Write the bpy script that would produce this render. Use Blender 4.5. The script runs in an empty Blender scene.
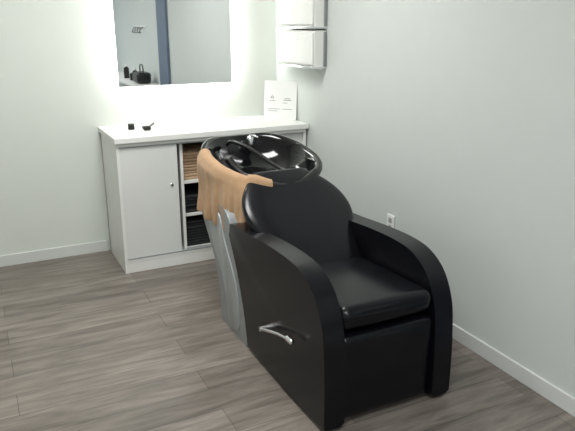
import bpy, bmesh, math, random
from mathutils import Vector, Matrix
random.seed(4)
sc = bpy.context.scene
sc.view_settings.view_transform = 'Standard'
COL = sc.collection

# ---------------------------------------------------------------- materials
def mat(name, col, rough=0.5, metal=0.0, noise=0.0, nscale=8.0, bump=0.0, bscale=60.0,
        stretch=(1,1,1), coat=0.0, emit=None, estr=0.0, sheen=0.0, spec=None):
    m = bpy.data.materials.new(name); m.use_nodes = True
    nt = m.node_tree; b = nt.nodes['Principled BSDF']
    b.inputs['Base Color'].default_value = (*col, 1)
    b.inputs['Roughness'].default_value = rough
    b.inputs['Metallic'].default_value = metal
    b.inputs['Coat Weight'].default_value = coat
    b.inputs['Sheen Weight'].default_value = sheen
    if spec is not None: b.inputs['Specular IOR Level'].default_value = spec
    if emit:
        b.inputs['Emission Color'].default_value = (*emit, 1)
        b.inputs['Emission Strength'].default_value = estr
    tc = nt.nodes.new('ShaderNodeTexCoord')
    mp = nt.nodes.new('ShaderNodeMapping'); mp.inputs['Scale'].default_value = stretch
    nt.links.new(tc.outputs['Object'], mp.inputs[0])
    n = nt.nodes.new('ShaderNodeTexNoise'); n.inputs['Scale'].default_value = nscale
    n.inputs['Detail'].default_value = 4
    nt.links.new(mp.outputs[0], n.inputs['Vector'])
    mx = nt.nodes.new('ShaderNodeMix'); mx.data_type = 'RGBA'
    k = 1 - noise
    mx.inputs[6].default_value = (*[c*k for c in col], 1)
    mx.inputs[7].default_value = (*[min(1, c*(1+noise)) for c in col], 1)
    nt.links.new(n.outputs[0], mx.inputs[0]); nt.links.new(mx.outputs[2], b.inputs['Base Color'])
    if bump > 0:
        n2 = nt.nodes.new('ShaderNodeTexNoise'); n2.inputs['Scale'].default_value = bscale
        n2.inputs['Detail'].default_value = 3
        nt.links.new(mp.outputs[0], n2.inputs['Vector'])
        bp = nt.nodes.new('ShaderNodeBump'); bp.inputs['Strength'].default_value = bump
        bp.inputs['Distance'].default_value = 0.004
        nt.links.new(n2.outputs[0], bp.inputs['Height']); nt.links.new(bp.outputs[0], b.inputs['Normal'])
    return m

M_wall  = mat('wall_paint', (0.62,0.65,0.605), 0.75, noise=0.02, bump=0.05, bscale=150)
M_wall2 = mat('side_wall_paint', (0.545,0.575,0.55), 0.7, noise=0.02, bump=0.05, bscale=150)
M_ceil  = mat('ceiling_paint', (0.8,0.8,0.78), 0.9)
M_white = mat('white_laminate', (0.74,0.74,0.71), 0.4, noise=0.02)
M_door  = mat('door_laminate', (0.66,0.67,0.645), 0.4, noise=0.02)
M_leather = mat('black_vinyl', (0.004,0.004,0.006), 0.26, noise=0.2, bump=0.03, bscale=90, spec=0.31)
M_gloss = mat('black_gloss', (0.004,0.004,0.005), 0.10, spec=0.45)
M_grey  = mat('grey_plastic', (0.25,0.265,0.27), 0.42, metal=0.15, noise=0.03)
M_grey2 = mat('light_grey_plastic', (0.33,0.345,0.35), 0.38, metal=0.15, noise=0.03)
M_chrome= mat('chrome', (0.8,0.8,0.82), 0.12, metal=1.0)
M_towel = mat('tan_terry', (0.42,0.262,0.145), 0.95, noise=0.18, nscale=30, bump=1.0, bscale=300, sheen=0.15)
M_towel2= mat('tan_terry_folded', (0.50,0.34,0.22), 0.95, noise=0.2, nscale=40, bump=0.8, bscale=260)
M_btowel= mat('black_terry', (0.015,0.015,0.017), 0.95, bump=0.8, bscale=260)
M_mirror= mat('mirror_glass', (0.93,0.95,0.96), 0.015, metal=1.0)
M_led   = mat('led_strip', (1,1,1), 0.5, emit=(1.0,0.995,0.97), estr=42.0)
M_paper = mat('paper', (0.78,0.78,0.76), 0.5)
M_ink   = mat('ink', (0.12,0.12,0.13), 0.6)
M_black = mat('black_plastic', (0.010,0.010,0.010), 0.3)
M_blue  = mat('blue_door_paint', (0.12,0.16,0.22), 0.5)
M_outlet= mat('outlet_plastic', (0.75,0.75,0.73), 0.35)
M_base  = mat('baseboard_paint', (0.60,0.615,0.59), 0.5)

def floor_mat():
    m = bpy.data.materials.new('vinyl_plank'); m.use_nodes = True
    nt = m.node_tree; L = nt.links.new; b = nt.nodes['Principled BSDF']
    tc = nt.nodes.new('ShaderNodeTexCoord')
    br = nt.nodes.new('ShaderNodeTexBrick')
    br.inputs['Scale'].default_value = 1.0
    br.inputs['Brick Width'].default_value = 1.25
    br.inputs['Row Height'].default_value = 0.17
    br.inputs['Mortar Size'].default_value = 0.0016
    br.inputs['Mortar Smooth'].default_value = 0.1
    br.offset = 0.37
    br.inputs['Color1'].default_value = (0.202,0.177,0.154,1)
    br.inputs['Color2'].default_value = (0.138,0.120,0.104,1)
    br.inputs['Mortar'].default_value = (0.07,0.061,0.053,1)
    L(tc.outputs['Object'], br.inputs['Vector'])
    mp = nt.nodes.new('ShaderNodeMapping'); mp.inputs['Scale'].default_value = (1.6,13,1)
    L(tc.outputs['Object'], mp.inputs[0])
    n = nt.nodes.new('ShaderNodeTexNoise'); n.inputs['Scale'].default_value = 1.6
    n.inputs['Detail'].default_value = 7; n.inputs['Roughness'].default_value = 0.65
    n.inputs['Distortion'].default_value = 0.6
    L(mp.outputs[0], n.inputs['Vector'])
    cr = nt.nodes.new('ShaderNodeValToRGB')
    cr.color_ramp.elements[0].position = 0.33; cr.color_ramp.elements[0].color = (0.62,0.60,0.58,1)
    cr.color_ramp.elements[1].position = 0.68; cr.color_ramp.elements[1].color = (1.4,1.4,1.4,1)
    L(n.outputs[0], cr.inputs[0])
    mx = nt.nodes.new('ShaderNodeMix'); mx.data_type='RGBA'; mx.blend_type='MULTIPLY'
    mx.inputs[0].default_value = 1.0
    L(br.outputs['Color'], mx.inputs[6]); L(cr.outputs[0], mx.inputs[7])
    L(mx.outputs[2], b.inputs['Base Color'])
    b.inputs['Roughness'].default_value = 0.36
    bp = nt.nodes.new('ShaderNodeBump'); bp.inputs['Strength'].default_value = 0.12
    bp.inputs['Distance'].default_value = 0.003
    L(n.outputs[0], bp.inputs['Height']); L(bp.outputs[0], b.inputs['Normal'])
    return m
M_floor = floor_mat()

# ---------------------------------------------------------------- helpers
def finish(bm, name, m, parent=None, smooth=True, label=None):
    bmesh.ops.recalc_face_normals(bm, faces=bm.faces)
    me = bpy.data.meshes.new(name); bm.to_mesh(me); bm.free()
    if smooth:
        for p in me.polygons: p.use_smooth = True
    o = bpy.data.objects.new(name, me); COL.objects.link(o)
    if m: me.materials.append(m)
    if parent: o.parent = parent; o.matrix_parent_inverse = parent.matrix_world.inverted()
    if label: o['label'] = label
    return o

def autosmooth(o, ang=40):
    o.data.set_sharp_from_angle(angle=math.radians(ang))

def empty(name, loc, label, cat, group=None):
    e = bpy.data.objects.new(name, None); COL.objects.link(e)
    e.location = loc; e.empty_display_size = 0.05
    e['label'] = label; e['category'] = cat
    if group: e['group'] = group
    bpy.context.view_layer.update()
    return e

def top(o, label, cat, group=None):
    o['label']=label; o['category']=cat
    if group: o['group']=group
    return o

def addbox(bm, x0,x1,y0,y1,z0,z1):
    v=[bm.verts.new((x,y,z)) for x in (x0,x1) for y in (y0,y1) for z in (z0,z1)]
    for f in ((0,1,3,2),(4,6,7,5),(0,4,5,1),(2,3,7,6),(0,2,6,4),(1,5,7,3)):
        bm.faces.new([v[i] for i in f])

def boxes(name, lst, m, parent=None, bevel=0.0, label=None):
    bm=bmesh.new()
    for b in lst: addbox(bm,*b)
    o=finish(bm,name,m,parent,smooth=False,label=label)
    if bevel>0:
        md=o.modifiers.new('bevel','BEVEL'); md.width=bevel; md.segments=3; md.limit_method='ANGLE'
    return o

def rbox(name, x0,x1,y0,y1,z0,z1, r, m, parent=None, fn=None, label=None, mid=10):
    """rounded cushion box"""
    h=[(x1-x0)/2,(y1-y0)/2,(z1-z0)/2]; c=Vector(((x0+x1)/2,(y0+y1)/2,(z0+z1)/2))
    r=min(r,min(h)*0.999)
    def coords(hh):
        a=[]
        inner=hh-r
        for i in range(5): a.append(-hh + r*(1-math.tan(math.pi/4*(1-i/4))) )
        for i in range(1,mid): a.append(-inner+2*inner*i/mid)
        for i in range(5): a.append(inner + r*math.tan(math.pi/4*i/4))
        return a
    C=[coords(q) for q in h]
    bm=bmesh.new()
    for ax in range(3):
        u,v=(ax+1)%3,(ax+2)%3
        for s in (-1,1):
            g=[]
            for a in C[u]:
                row=[]
                for b in C[v]:
                    p=[0,0,0]; p[ax]=s*h[ax]; p[u]=a; p[v]=b
                    cl=Vector([max(-(h[i]-r),min(h[i]-r,p[i])) for i in range(3)])
                    d=Vector(p)-cl
                    if d.length>1e-9: d=d.normalized()*r
                    row.append(bm.verts.new(c+cl+d))
                g.append(row)
            for i in range(len(g)-1):
                for j in range(len(g[0])-1):
                    bm.faces.new((g[i][j],g[i+1][j],g[i+1][j+1],g[i][j+1]))
    bmesh.ops.remove_doubles(bm,verts=bm.verts,dist=1e-5)
    if fn:
        for v in bm.verts: v.co=fn(v.co.copy(),c,h)
    return finish(bm,name,m,parent,label=label)

def catmull(pts, n=8, closed=True):
    out=[]; N=len(pts)
    for i in range(N if closed else N-1):
        if closed: p=[pts[(i+k-1)%N] for k in range(4)]
        else: p=[pts[max(0,min(N-1,i+k-1))] for k in range(4)]
        for j in range(n):
            t=j/n
            q=[]
            for d in range(len(pts[0])):
                a,b,c,e=[pp[d] for pp in p]
                q.append(0.5*(2*b+(c-a)*t+(2*a-5*b+4*c-e)*t*t+(3*b-a-3*c+e)*t**3))
            out.append(tuple(q))
    if not closed: out.append(tuple(pts[-1]))
    return out

def profile_x(name, prof, x0, x1, m, parent, bevel=0.03, seg=6, label=None):
    """extrude a YZ outline along X with rounded borders"""
    bm=bmesh.new()
    a=[bm.verts.new((x0,y,z)) for y,z in prof]; b=[bm.verts.new((x1,y,z)) for y,z in prof]
    n=len(prof)
    fa=bm.faces.new(a); fb=bm.faces.new(b[::-1])
    for i in range(n):
        bm.faces.new((a[i],b[i],b[(i+1)%n],a[(i+1)%n]))
    ed=[e for e in bm.edges if all(v in set(a) for v in e.verts) or all(v in set(b) for v in e.verts)]
    if bevel>0:
        bmesh.ops.bevel(bm,geom=ed,offset=bevel,segments=seg,profile=0.5,affect='EDGES',clamp_overlap=True)
    o=finish(bm,name,m,parent,label=label); autosmooth(o,35); return o

def tube(name, pts, r, m, parent=None, seg=14, label=None, smoothn=6, radii=None):
    P=[Vector(p) for p in (catmull(pts,smoothn,False) if smoothn>1 else pts)]
    bm=bmesh.new(); rings=[]
    n=len(P); prev=None
    for i,p in enumerate(P):
        t=(P[min(n-1,i+1)]-P[max(0,i-1)]).normalized()
        if prev is None:
            up=Vector((0,0,1)) if abs(t.z)<0.9 else Vector((1,0,0))
            a=t.cross(up).normalized()
        else: a=(prev-t*prev.dot(t)).normalized()
        prev=a; b=t.cross(a)
        rr=r if radii is None else radii[0]+(radii[1]-radii[0])*i/(n-1)
        rings.append([bm.verts.new(p+rr*(math.cos(2*math.pi*k/seg)*a+math.sin(2*math.pi*k/seg)*b)) for k in range(seg)])
    for i in range(n-1):
        for k in range(seg):
            bm.faces.new((rings[i][k],rings[i][(k+1)%seg],rings[i+1][(k+1)%seg],rings[i+1][k]))
    bm.faces.new(rings[0][::-1]); bm.faces.new(rings[-1])
    o=finish(bm,name,m,parent,label=label); autosmooth(o,50); return o

def lathe(name, prof, loc, m, parent=None, seg=28, label=None):
    bm=bmesh.new(); rings=[]
    for r,z in prof:
        rings.append([bm.verts.new((loc[0]+r*math.cos(2*math.pi*k/seg),loc[1]+r*math.sin(2*math.pi*k/seg),loc[2]+z)) for k in range(seg)])
    for i in range(len(rings)-1):
        for k in range(seg):
            bm.faces.new((rings[i][k],rings[i][(k+1)%seg],rings[i+1][(k+1)%seg],rings[i+1][k]))
    bm.faces.new(rings[0][::-1]); bm.faces.new(rings[-1])
    o=finish(bm,name,m,parent,label=label); autosmooth(o,40); return o

def structure(o): o['kind']='structure'; return o

# ---------------------------------------------------------------- room
XR=2.11; YB=4.42; XL=-1.4; YF=-2.4; ZC=2.6
structure(boxes('floor',[(XL-.1,XR+.1,YF-.1,YB+.1,-0.05,0)],M_floor))
structure(boxes('ceiling',[(XL-.1,XR+.1,YF-.1,YB+.1,ZC,ZC+.05)],M_ceil))
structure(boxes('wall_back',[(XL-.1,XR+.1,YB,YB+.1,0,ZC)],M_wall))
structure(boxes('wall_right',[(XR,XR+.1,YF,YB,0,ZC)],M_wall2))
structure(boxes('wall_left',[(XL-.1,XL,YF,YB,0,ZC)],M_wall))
structure(boxes('wall_front',[(XL-.1,XR+.1,YF-.1,YF,0,ZC)],M_wall))
structure(boxes('baseboard_back',[(XL,0.74,YB-.012,YB,0,0.08)],M_base,bevel=.003))
structure(boxes('baseboard_right',[(XR-.012,XR,YF,3.88,0,0.08)],M_base,bevel=.003))

# ---------------------------------------------------------------- storage cabinet
CX0,CX1=0.755,2.095; CF=3.905; CB=4.40
cab=empty('storage_cabinet',((CX0+CX1)/2,4.15,0),'long white laminate storage cabinet with sliding doors and open shelf bay','cabinet')
T=.018
boxes('body',[
 (CX0,CX0+T,CF,CB,0,.868),(CX1-T,CX1,CF,CB,0,.868),
 (CX0,CX1,CB-T,CB,0,.868),
 (CX0+T,CX1-T,CF+.002,CB-T,.075,.095),
 (CX0+T,CX1-T,CF+.002,CB-T,.845,.868),
 (CX0+T,CX1-T,CF+.004,CF+.02,0,.075),
 (1.17,1.19,CF+.03,CB-T,.095,.845),
 (1.46,1.48,CF+.03,CB-T,.095,.845),
 (1.19,1.46,CF+.06,CB-T,.55,.568),(1.19,1.46,CF+.06,CB-T,.32,.338),
],M_white,cab,bevel=.0015)
d=boxes('sliding_door',[(CX0+T,1.145,CF+.006,CF+.022,.10,.84)],M_door,cab,bevel=.002)
pl=lathe('door_pull',[(.001,-.002),(.011,-.002),(.011,.003),(.006,.006),(.001,.006)],(0,0,0),M_chrome,d,label='small round chrome finger pull')
pl.rotation_euler=(math.radians(90),0,0); pl.location=(1.10,CF+.004,.57)
boxes('sliding_door',[(1.49,CX1-T,CF+.024,CF+.04,.10,.84)],M_door,cab,bevel=.002)
boxes('door_track',[(CX0+T,CX1-T,CF+.0,CF+.045,.838,.846)],M_grey2,cab,label='thin grey aluminium sliding track')
boxes('door_track',[(CX0+T,CX1-T,CF+.0,CF+.045,.094,.101)],M_grey2,cab,label='thin grey aluminium sliding track')

top(boxes('countertop',[(CX0-.01,2.107,3.885,4.418,.870,.905)],M_white,bevel=.003),
    'white laminate worktop running along the wall over the cabinet','countertop')

def folded(name,x0,x1,y0,y1,z0,z1,m,label,group,layers=3):
    e=empty(name,((x0+x1)/2,(y0+y1)/2,z0),label,'towel',group)
    h=(z1-z0)/layers
    for i in range(layers):
        rbox('towel_fold',x0+random.uniform(0,.006),x1-random.uniform(0,.006),y0+random.uniform(0,.012),y1,z0+i*h,z0+(i+1)*h,h*.49,m,e,mid=4)
    return e
for i in range(3):
    folded('folded_towel',1.20,1.45,3.99,4.33,.569+i*.062,.569+i*.062+.060,M_towel2,'folded tan terry towel stacked on the open shelf','folded tan towels on the shelf')
for i in range(2):
    folded('folded_towel',1.20,1.45,3.98,4.33,.339+i*.06,.339+i*.06+.058,M_btowel,'folded black towel stacked on the open shelf','folded black towels on the shelf')
for i in range(3):
    folded('folded_towel',1.20,1.45,3.98,4.33,.096+i*.060,.096+i*.060+.058,M_btowel,'folded black towel stacked on the cabinet floor','folded black towels at the cabinet floor')

# ---------------------------------------------------------------- mirror
mir=empty('wall_mirror',(1.29,YB-.03,1.165),'large rectangular frameless mirror with glowing backlight on the wall','mirror')
MX0,MX1,MZ0,MZ1=.90,1.725,1.168,2.15
boxes('mirror_glass',[(MX0,MX1,YB-.045,YB-.040,MZ0,MZ1)],M_mirror,mir)
boxes('backing',[(MX0+.03,MX1-.03,YB-.038,YB-.001,MZ0+.03,MZ1-.03)],M_white,mir)
boxes('light_strip',[(MX0+.012,MX1-.012,YB-.037,YB-.012,MZ0+.012,MZ0+.022),
                     (MX0+.012,MX1-.012,YB-.037,YB-.012,MZ1-.022,MZ1-.012),
                     (MX0+.012,MX0+.022,YB-.037,YB-.012,MZ0+.022,MZ1-.022),
                     (MX1-.022,MX1-.012,YB-.037,YB-.012,MZ0+.022,MZ1-.022)],M_led,mir,label='white glowing light strip')

# ---------------------------------------------------------------- wall cabinets
def wallbox(z0,z1,label):
    y0,y1,x0=3.66,4.16,2.005
    e=empty('wall_cabinet',(2.06,(y0+y1)/2,z0),label,'wall cabinet','chrome trimmed wall cabinets')
    boxes('body',[(x0+.014,2.108,y0,y1,z0,z1)],M_white,e,bevel=.004)
    dd=rbox('drawer_front',x0-.002,x0+.013,y0+.004,y1-.004,z0+.020,z1-.012,.005,M_white,e,mid=4)
    boxes('handle',[(x0-.014,x0-.008,y0+.20,y0+.27,z1-.052,z1-.044),(x0-.010,x0-.001,y0+.205,y0+.213,z1-.052,z1-.044),(x0-.010,x0-.001,y0+.257,y0+.265,z1-.052,z1-.044)],M_chrome,dd,label='small chrome handle')
    boxes('trim',[(x0-.004,2.108,y0-.004,y1+.004,z0-.004,z0+.010)],M_chrome,e,bevel=.002,label='polished chrome bottom rail')
    boxes('hinge_strip',[(2.085,2.104,y0-.008,y0-.001,z0+.012,z1-.006)],M_grey,e,bevel=.002,label='dark grey mounting strip')
wallbox(1.303,1.540,'white wall cabinet with chrome trim mounted close above the worktop')
wallbox(1.556,1.82,'white wall cabinet with chrome trim mounted over another one')

# ---------------------------------------------------------------- sign on worktop
sg=empty('counter_sign',(2.0,4.14,.905),'white printed card sign leaning in the corner on the worktop','sign')
A=Vector((1.915,4.235,.906)); B=Vector((2.090,4.055,.906))
ud=(B-A).normalized(); W=(B-A).length
nrm=Vector((-ud.y,ud.x,0)); 
if nrm.y<0: nrm=-nrm
upv=(Vector((0,0,1))*math.cos(.10)+nrm*math.sin(.10)).normalized()
back=-upv.cross(ud) if (upv.cross(ud)).dot(nrm)<0 else upv.cross(ud)
def sgbox(bm,u0,u1,v0,v1,d0,d1):
    vs=[bm.verts.new(A+ud*u+upv*v+back*dd) for u in (u0,u1) for v in (v0,v1) for dd in (d0,d1)]
    for f in ((0,1,3,2),(4,6,7,5),(0,4,5,1),(2,3,7,6),(0,2,6,4),(1,5,7,3)): bm.faces.new([vs[i] for i in f])
bm=bmesh.new(); sgbox(bm,0,W,0,.28,0,.004); finish(bm,'card',M_paper,sg,smooth=False)
bm=bmesh.new()
def ink(u0,u1,v0,v1): sgbox(bm,u0*W,u1*W,v0,v1,-.0012,-.0002)
for i in range(5): ink(.20+.02*i,.20+.02*i+.012,.150+.006*(i%2),.158+.010*(i%3))
ink(.16,.36,.135,.138)
ink(.60,.84,.140,.144); ink(.64,.80,.152,.155); ink(.58,.72,.120,.123)
ink(.12,.5,.075,.078); ink(.12,.42,.06,.063); ink(.56,.86,.075,.078)
finish(bm,'printed_marks',M_ink,sg,smooth=False,label='faint dark printed lines')

# ---------------------------------------------------------------- small items on the worktop
jar=empty('small_jar',(.925,4.20,.905),'small round black jar on the white worktop','jar')
lathe('body',[(.002,.001),(.020,.001),(.022,.004),(.022,.024),(.019,.027),(.002,.027)],(.925,4.20,.905),M_black,jar)
lathe('lid',[(.002,.028),(.023,.028),(.023,.037),(.020,.039),(.002,.039)],(.925,4.20,.905),M_black,jar)
br=empty('hair_brush',(1.03,4.2,.905),'black hair brush lying on the white worktop','brush')
tube('handle',[(1.03,4.16,.918),(1.06,4.20,.925),(1.085,4.235,.928)],.009,M_black,br,radii=(.007,.010))
rbox('brush_head',.985,1.035,4.10,4.165,.907,.935,.012,M_black,br,mid=4)

# ---------------------------------------------------------------- outlet
ol=empty('wall_outlet',(XR,2.86,.42),'small white electrical outlet on the wall','outlet')
rbox('plate',XR-.010,XR-.001,2.825,2.895,.405,.515,.004,M_outlet,ol,mid=3)
boxes('socket',[(XR-.012,XR-.010,2.845,2.875,.467,.497),(XR-.012,XR-.010,2.845,2.875,.423,.453)],M_grey2,ol,bevel=.0005)

# ---------------------------------------------------------------- backwash chair
X0,X1=1.085,1.724
ch=empty('shampoo_chair',(1.41,2.5,0),'black vinyl salon shampoo chair with attached basin and grey pedestal','salon chair')
arm=[(2.63,.012),(2.675,.20),(2.76,.40),(2.86,.575),(2.80,.622),(2.60,.632),(2.35,.650),(2.15,.652),(2.03,.630),
     (1.935,.565),(1.876,.45),(1.856,.30),(1.850,.15),(1.850,.02)]
armp=catmull(arm,6,False)+[(1.88,.006),(2.2,.006),(2.6,.006)]
AT=.096
for xa in (X0,X1-AT):
    am=profile_x('armrest',armp,xa,xa+AT,M_leather,ch,bevel=.036)

def seatfn(p,c,h):
    u=(p.x-c.x)/h[0]; v=(p.y-c.y)/h[1]
    if p.z>c.z: p.z+= .016*(1-u*u)*(1-v*v) - .004
    if p.y<c.y-h[1]*.6: p.y-= .008*(1-u*u)
    p.z+= -.018*v
    return p
rbox('seat',X0+AT-.006,X1-AT+.006,1.882,2.50,.400,.508,.042,M_leather,ch,fn=seatfn)
def legfn(p,c,h):
    u=(p.x-c.x)/h[0]; v=(p.z-c.z)/h[2]
    if p.y<c.y: p.y-= .008*(1-u*u)*(1-v*v)
    p.y += .004*(1-v)/2
    return p
rbox('leg_rest',X0+AT-.004,X1-AT+.004,1.872,1.97,.02,.402,.026,M_leather,ch,fn=legfn)
boxes('frame',[(X0+AT-.01,X1-AT+.01,2.0,2.6,.02,.40)],M_black,ch)

# backrest loft
XC=(X0+X1)/2
cl=[(2.37,.40,.210,.075),(2.44,.475,.218,.085),(2.54,.555,.236,.09),(2.64,.625,.284,.09),(2.72,.68,.292,.085),
    (2.80,.735,.268,.08),(2.87,.785,.215,.072),(2.915,.815,.165,.06)]
cl=catmull(cl,5,False)
bm=bmesh.new(); rings=[]; NS=48
def ring(y,z,w,t,tan,exp=.42):
    n=Vector((0,-tan.z,tan.y)).normalized()
    out=[]
    for k in range(NS):
        a=2*math.pi*k/NS; ca,sa=math.cos(a),math.sin(a)
        u=w*math.copysign(abs(ca)**exp,ca); v=t*.5*math.copysign(abs(sa)**.75,sa)
        cur=.020*(u/.3)**2
        out.append(bm.verts.new(Vector((XC+u,y,z))+n*(v+cur)))
    return out
n=len(cl)
for i,(y,z,w,t) in enumerate(cl):
    a=cl[max(0,i-1)]; b=cl[min(n-1,i+1)]
    tan=Vector((0,b[0]-a[0],b[1]-a[1])).normalized()
    rings.append(ring(y,z,w,t,tan))
    if i==n-1:
        for q in (1,2,3,4):
            f=math.cos(q/4.3*math.pi/2); s_=math.sin(q/4.3*math.pi/2)
            rings.append(ring(y+tan.y*.03*s_,z+tan.z*.03*s_,w-.045*(1-f),t*max(f,.12),tan))
for i in range(len(rings)-1):
    for k in range(NS): bm.faces.new((rings[i][k],rings[i][(k+1)%NS],rings[i+1][(k+1)%NS],rings[i+1][k]))
bm.faces.new(rings[0][::-1]); bm.faces.new(rings[-1])
finish(bm,'backrest',M_leather,ch)

# pedestal
ped=[(2.66,.0),(2.97,.0),(3.015,.03),(3.03,.15),(3.08,.30),(3.17,.42),(3.27,.53),(3.33,.62),(3.34,.67),
     (3.28,.69),(3.05,.685),(2.88,.64),(2.80,.50),(2.68,.30),(2.64,.15)]
profile_x('pedestal',catmull(ped,6,True),X0+.007,X1-.007,M_grey,ch,bevel=.05,label='silver grey moulded plastic pedestal')
pan=[(2.76,.05),(2.88,.045),(2.915,.16),(2.98,.29),(3.08,.41),(3.15,.50),(3.19,.60),(3.10,.64),(2.99,.61),(2.93,.50),(2.80,.33),(2.75,.18)]
profile_x('side_panel',catmull(pan,6,True),X0,X0+.02,M_grey2,ch,bevel=.006,label='lighter grey curved side cover')
boxes('base_plate',[(X0+.03,X1-.03,2.05,2.98,0,.03)],M_black,ch,bevel=.004)

# basin
BC=(1.415,3.17); BA,BB=.322,.36
def rimz(ph):
    sy=math.sin(ph)
    z=.875+.075*sy
    d=(math.degrees(ph)%360)-270
    z-=.040*math.exp(-(d/26.)**2)
    dr=(math.degrees(ph)%360)-90
    z-=.024*math.exp(-(dr/22.)**2)
    return z
def outl(ph,off=0):
    c,s_=math.cos(ph),math.sin(ph); e=.86
    return (BC[0]+(BA+off)*math.copysign(abs(c)**e,c), BC[1]+(BB+off)*math.copysign(abs(s_)**e,s_))
bm=bmesh.new(); NS=96
prof=[(-.20,-.165),(-.14,-.155),(-.07,-.11),(-.03,-.06),(-.008,-.025),(0,-.010),(.0,.0),(-.006,.008),(-.018,.012),(-.032,.008),(-.042,-.004),
      (-.052,-.03),(-.075,-.08),(-.12,-.125),(-.18,-.142),(-.24,-.148)]
rings=[]
for off,dz in prof:
    k=min(1,max(0,-off/.2))
    r=[]
    for j in range(NS):
        ph=2*math.pi*j/NS; x,y=outl(ph,off)
        z=rimz(ph)*(1-k)+(.875+.03*math.sin(ph))*k + dz
        r.append(bm.verts.new((x,y,z)))
    rings.append(r)
for i in range(len(rings)-1):
    for k in range(NS): bm.faces.new((rings[i][k],rings[i][(k+1)%NS],rings[i+1][(k+1)%NS],rings[i+1][k]))
bm.faces.new(rings[0][::-1]); bm.faces.new(rings[-1])
bas=finish(bm,'basin',M_gloss,ch,label='glossy black tilting ceramic basin')
nk=[]
for d_ in (236,247,258,270,282,293,304):
    ph=math.radians(d_); x,y=outl(ph,-.016); nk.append((x,y,rimz(ph)+.014))
tube('neck_rest',nk,.022,M_black,bas,label='black gel neck rest')
lathe('drain',[(.002,0),(.026,0),(.028,.003),(.020,.005),(.002,.005)],(1.42,3.19,.728),M_chrome,bas,label='round chrome drain')
fc=lathe('faucet',[(.002,-.02),(.022,-.02),(.022,.02),(.018,.032),(.012,.038),(.002,.038)],(1.46,3.43,.905),M_chrome,bas,label='chrome mixer tap')
tube('tap_lever',[(1.46,3.43,.942),(1.465,3.38,.948),(1.47,3.33,.945)],.007,M_chrome,fc,radii=(.009,.006))
tube('hose',[(1.31,3.43,.90),(1.33,3.38,.925),(1.42,3.30,.88),(1.52,3.22,.80),(1.57,3.14,.765),(1.50,3.06,.76),(1.38,3.08,.765),(1.30,3.16,.78)],.011,M_black,bas,smoothn=8,label='flexible black spray hose')
tube('spray_head',[(1.30,3.16,.78),(1.27,3.21,.81),(1.25,3.25,.85)],.016,M_black,bas,radii=(.012,.026),label='black spray head')
tube('basin_hinge',[(X0+.08,3.15,.70),(X1-.08,3.15,.70)],.04,M_black,ch,smoothn=1)

# lever handle
lv=tube('lever',[(X0-.03,2.385,.240),(X0-.034,2.30,.270),(X0-.034,2.20,.302),(X0-.034,2.10,.325)],.0085,M_chrome,ch,radii=(.009,.007),label='chrome recline lever')
tube('lever_pivot',[(X0+.02,2.385,.240),(X0-.038,2.385,.240)],.013,M_chrome,lv,smoothn=1)
rbox('lever_grip',X0-.048,X0-.022,2.06,2.112,.316,.342,.012,M_chrome,lv,mid=4)

# ---------------------------------------------------------------- draped towel
bm=bmesh.new(); g=[]
D0,D1,DC=163,256,224
for i in range(91):
    d_=D0+(D1-D0)*i/90
    ph=math.radians(d_); s_=(d_-D0)/(D1-D0)
    if d_<DC: Ln=.300+.010*math.sin(s_*9)
    else: Ln=.300+.010*math.sin((DC-D0)/(D1-D0)*9)-(.268)*((d_-DC)/(D1-DC))**.85
    rz=rimz(ph)
    row=[]
    path=[(-.048,-.012),(-.044,.002),(-.036,.012),(-.026,.018),(-.016,.019),(-.004,.015),(.007,.005),(.011,-.012)]
    lift=.012*max(0,min(1,(d_-232)/8.))
    for off,dz in path:
        x,y=outl(ph,off); row.append(Vector((x,y,rz+dz+(lift+.010*(lift>0) if dz>-.012 else lift))))
    M=16
    for j in range(1,M+1):
        f=j/M
        fold=.013*f*math.sin(d_*.42+1.2*math.sin(d_*.1))+.008*f*math.sin(d_*.95+2)
        push=.05*f*math.exp(-((d_-228)/14.)**2)
        x,y=outl(ph,.020+push+fold+.004*math.sin(f*7+s_*8))
        row.append(Vector((x,y,rz-.012-(Ln-.012)*f)))
    g.append([bm.verts.new(v) for v in row])
for i in range(len(g)-1):
    for j in range(len(g[0])-1):
        bm.faces.new((g[i][j],g[i+1][j],g[i+1][j+1],g[i][j+1]))
tw=finish(bm,'towel',M_towel)
md=tw.modifiers.new('thick','SOLIDIFY'); md.thickness=.006; md.offset=1
md=tw.modifiers.new('sub','SUBSURF'); md.levels=1; md.render_levels=1
top(tw,'tan terry towel draped over the rim of the black basin','towel')

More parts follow.
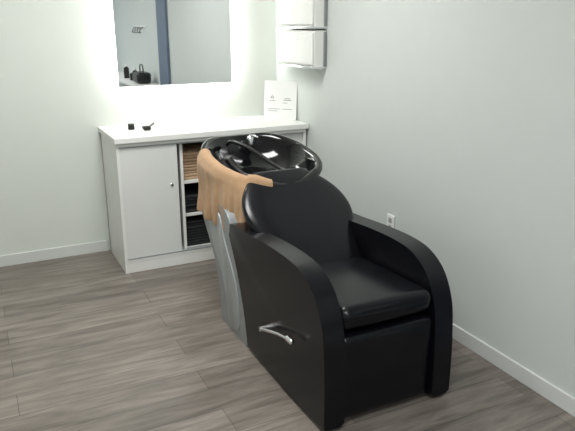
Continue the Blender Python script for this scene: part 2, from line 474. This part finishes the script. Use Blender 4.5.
# ---------------------------------------------------------------- things seen only in the mirror
st=boxes('wall_shelf',[(1.78,2.108,-1.2,1.05,.82,.85)],M_white,bevel=.003)
top(st,'long white shelf fixed to the side wall','shelf')
bag=empty('handbag',(1.93,.75,.85),'black handbag standing on the white wall shelf','bag')
rbox('bag_body',1.85,2.03,.62,.90,.851,.99,.04,M_black,bag,mid=4)
tube('bag_handle',[(1.94,.68,.985),(1.94,.70,1.07),(1.94,.82,1.07),(1.94,.84,.985)],.008,M_black,bag)
for (yy,hh) in ((.45,.17),(.30,.12),(-.05,.19)):
    e=empty('bottle',(1.93,yy,.85),'dark plastic product bottle on the white wall shelf','bottle','product bottles on the wall shelf')
    lathe('body',[(.002,.001),(.035,.001),(.037,.01),(.037,hh*.7),(.014,hh*.82),(.002,hh*.82)],(1.93,yy,.85),M_black,e)
    lathe('cap',[(.002,hh*.82),(.016,hh*.82),(.016,hh),(.002,hh)],(1.93,yy,.85),M_outlet,e)
structure(boxes('door_1',[(XR-.03,XR-.001,1.08,1.46,0.0,2.05)],M_blue,bevel=.004))
hk=empty('coat_hook_rack',(XR-.02,.15,1.5),'row of small dark coat hooks on the side wall','hook rack')
boxes('rail',[(XR-.014,XR-.001,-.1,.45,1.51,1.54)],M_outlet,hk,bevel=.002)
for i in range(4):
    y=-.03+i*.13
    tube('hook',[(XR-.014,y,1.525),(XR-.05,y,1.50),(XR-.065,y,1.47),(XR-.06,y,1.45),(XR-.045,y,1.46)],.006,M_ink,hk)

# ---------------------------------------------------------------- lights
def area(name,loc,sx,sy,power,col=(1,1,1)):
    l=bpy.data.lights.new(name,'AREA'); l.shape='RECTANGLE'; l.size=sx; l.size_y=sy; l.energy=power; l.color=col
    o=bpy.data.objects.new(name,l); COL.objects.link(o); o.location=loc
    return o
area('ceiling_light_a',(0.7,3.0,2.57),1.0,.5,46,(1,1,.98))
area('ceiling_light_b',(0.2,0.6,2.57),1.2,.6,42,(1,1,.99))
area('ceiling_light_c',(0.2,-1.2,2.57),1.0,.8,38,(.86,.93,1))
w=bpy.data.worlds.new('world'); sc.world=w; w.use_nodes=True
w.node_tree.nodes['Background'].inputs[0].default_value=(.8,.85,.85,1)
w.node_tree.nodes['Background'].inputs[1].default_value=.3

# ---------------------------------------------------------------- camera
cam=bpy.data.cameras.new('camera'); co=bpy.data.objects.new('camera',cam); COL.objects.link(co)
cam.sensor_width=36; cam.lens=36*625/575; cam.clip_start=.05
co.location=(0,0,1.6)
a=math.radians(26.5); th=math.radians(17.3)
F=Vector((math.sin(a)*math.cos(th),math.cos(a)*math.cos(th),-math.sin(th)))
co.rotation_euler=F.to_track_quat('-Z','Y').to_euler()
sc.camera=co
